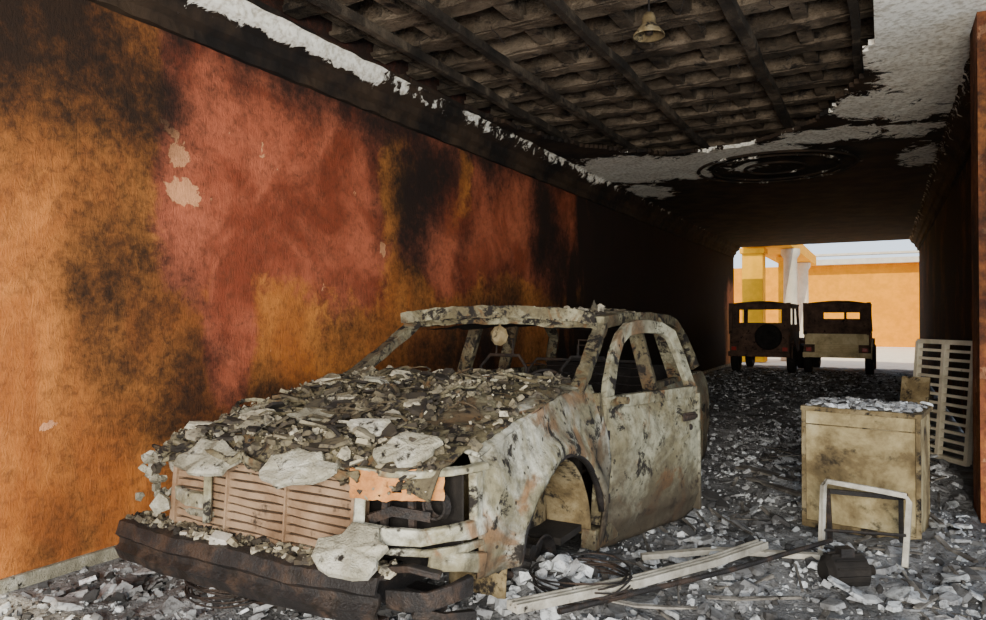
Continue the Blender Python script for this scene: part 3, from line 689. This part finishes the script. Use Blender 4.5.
# ------------------------------------------------------------ jeeps
def jeep(loc,rz_,mb,mt,spare,name='burnt_jeep'):
    J=empty(name,loc,rz_)
    b=MB()
    b.grid(lambda u,v:(-.76+1.52*u,0+.01*math.sin(u*9),.55+.52*v),16,6)
    for s in(-1,1): b.grid(lambda u,v:(s*(.76+.015*fb(u*5,v*2,s,1)),2.3*u,.55+.52*v),16,6,lambda u,v:.13<u<.50 and v<.45)
    b.box((0,1.1,.56),(1.5,2.2,.06)); b.box((0,2.35,.85),(1.5,.1,.62)); b.box((0,2.95,.88),(1.15,1.1,.42),taper=.93)
    for s in(-1,1): b.box((s*.66,2.95,.86),(.28,1.1,.06),(0,0,0)); b.box((s*.66,3.47,.7),(.28,.05,.35))
    b.obj('tub',mb,J,solid=.02)
    b=MB()
    for s in(-1,1):
        b.sweep([(s*.80,.72+.46*math.cos(a),.42+.44*math.sin(a)) for a in [math.pi*i/10 for i in range(11)]],.12,.03,4,up=(1,0,0))
    b.sweep([(-.80,-.10,.52),(.80,-.10,.52)],.10,.13,4); b.box((0,-.02,.93),(1.50,.03,.28)); b.box((0,-.02,.68),(1.0,.03,.22))
    for s in(-1,1): b.sweep([(s*.5,-.03,.58),(s*.5,-.03,1.06)],.03,.03,4)
    for k in range(5): b.sweep([(-.46,-.04,.60+k*.045),(.46,-.04,.60+k*.045)],.02,.018,4)
    b.obj('tailgate',mt,J,bevel=.006)
    b=MB()
    b.grid(lambda u,v:(-.76+1.52*u,-.02+2.35*v,1.86+.07*math.sin(u*math.pi)+.01*fb(u*5,v*5,0,1)),16,16)
    b.obj('roof_top',mb,J,smooth=True,solid=.05)
    b=MB()
    wins=(lambda u,v:(.30<u<.62 and .50<v<.70) or (.66<u<.86 and .50<v<.70)) if not spare else (lambda u,v:(.12<u<.88 and .35<v<.80))
    b.grid(lambda u,v:(-.75+1.5*u,.01,1.06+.80*v),50,30,wins)
    for s in(-1,1): b.grid(lambda u,v:(s*.75,.01+2.25*u,1.06+.80*v),30,20,lambda u,v:(.1<u<.45 or .55<u<.92) and .3<v<.85)
    b.obj('hardtop',mb,J,solid=.03)
    b=MB()
    for s in(-1,1):
        b.sweep([(s*.75,.0,1.05),(s*.75,.0,1.88)],.10,.08,4,up=(0,1,0))
        b.sweep([(s*.74,2.32,1.1),(s*.70,2.18,1.86)],.07,.06,4,up=(0,1,0))
    b.sweep([(-.72,2.25,1.80),(.72,2.25,1.80)],.06,.10,4); b.sweep([(-.72,2.32,1.14),(.72,2.32,1.14)],.06,.12,4)
    b.obj('windscreen_frame',mb,J,bevel=.006)
    b=MB()
    for s in(-1,1):
        for yc in(.72,2.95):
            b.lathe([(.20,-.09),(.33,-.10),(.36,-.08),(.365,0),(.36,.08),(.33,.10),(.20,.09),(.18,.02),(.05,.03),(0,.03)],(s*.74,yc,.36),'X',28)
    if spare: b.lathe([(.0,.0),(.18,.0),(.20,-.09),(.30,-.10),(.34,-.06),(.34,.06),(.30,.08)],(.25,-.12,.98),'Y',26)
    b.obj('wheels','black',J,smooth=True)
    b=MB(); b.box((-.66,-.04,.66),(.13,.04,.10)); b.box((.66,-.04,.66),(.13,.04,.10)); b.obj('tail_lights','red',J,bevel=.006)
    b=MB()
    for x in(-.38,.38):
        b.box((x,1.2,.8),(.45,.45,.12)); b.box((x,.98,1.05),(.45,.1,.5),(-.15,0,0))
    b.obj('seats','black',J,bevel=.03)
    return J
j1=jeep((-3.05,20.9,.03),math.radians(-1),'jeepd','jeepd',True)
j2=jeep((-1.12,21.4,.03),math.radians(-1),'jeepd','jeept',False)
j1.scale=(1.03,1.0,1.06); j2.scale=(1.05,1.0,1.06)

# ------------------------------------------------------------ courtyard
b=MB(); b.grid(lambda u,v:(-9+12*u,YE+19*v,-.02),4,4); b.obj('courtyard_floor','conc')
b=MB(); b.box((-3.4,44.3,2.3),(12.2,.3,4.6)); b.obj('wall_back','orange')
b=MB(); b.box((-9,34.8,2.6),(.3,18.4,5.2)); b.obj('wall_courtyard_left','orange')
b=MB(); b.box((2.6,34.8,2.3),(.25,18.6,4.6)); b.obj('wall_courtyard_right','orange')
b=MB(); b.box((-1.76,YE+.16,H+.27),(5.5,.25,.40)); 
for i in range(60): b.box((-4.35+i*.0885,YE+.03,H+.25),(.04,.03,.36))
b.obj('lintel_beam','conc')
for i,(x,y,r,m,hh) in enumerate([(-4.15,27.2,.36,'yellow',4.2),(-3.05,28.6,.26,'cwhite',4.2),(-3.5,31.5,.3,'yellow',4.2),(-3.3,36,.26,'cwhite',4.2)]):
    b=MB()
    if m=='yellow':
        b.box((x,y,hh/2),(r*2,r*2,hh)); b.box((x,y,hh-.15),(r*2.4,r*2.4,.2)); b.box((x,y,.15),(r*2.3,r*2.3,.3))
    else: b.lathe([(r*1.4,0),(r*1.4,.2),(r,.3),(r*.92,hh-.35),(r*1.3,hh-.2),(r*1.3,hh)],(x,y,0),'Z',28)
    b.obj('courtyard_column',m,bevel=.02 if m=='yellow' else 0,smooth=(m!='yellow'))
b=MB(); b.box((-3.65,32.5,4.45),(1.5,12,.45)); b.obj('courtyard_beam','yellow')
b=MB(); b.box((-1.0,44.0,4.75),(6.5,.7,.3)); b.box((-1.0,43.8,5.15),(6.5,.5,.12)); b.obj('parapet','cwhite')

# ------------------------------------------------------------ light
w=bpy.data.worlds.new('World'); bpy.context.scene.world=w; w.use_nodes=True
bg=w.node_tree.nodes['Background']; bg.inputs[0].default_value=(.74,.86,1,1); bg.inputs[1].default_value=1.9
sd=bpy.data.lights.new('sun','SUN'); sd.energy=6; sd.angle=.01; sd.color=(1,.88,.62)
so=bpy.data.objects.new('sun',sd); COL.objects.link(so); so.rotation_euler=Vector((-.12,.66,-.72)).to_track_quat('-Z','Y').to_euler()
ad=bpy.data.lights.new('front_daylight','AREA'); ad.energy=980; ad.shape='RECTANGLE'; ad.size=2.4; ad.size_y=1.8; ad.color=(1,.93,.80)
ao=bpy.data.objects.new('front_daylight',ad); COL.objects.link(ao); ao.location=(.9,-2.4,1.9)
ao.rotation_euler=(Vector((-2.2,5.8,1.6))-Vector(ao.location)).to_track_quat('-Z','Y').to_euler()

# ------------------------------------------------------------ camera
cd=bpy.data.cameras.new('cam'); cd.sensor_width=36; cd.lens=700/986*36; cd.clip_end=200
co=bpy.data.objects.new('camera',cd); COL.objects.link(co); co.location=(0,0,1.6)
co.rotation_euler=(math.radians(90.65),0,math.radians(29.12))
bpy.context.scene.camera=co
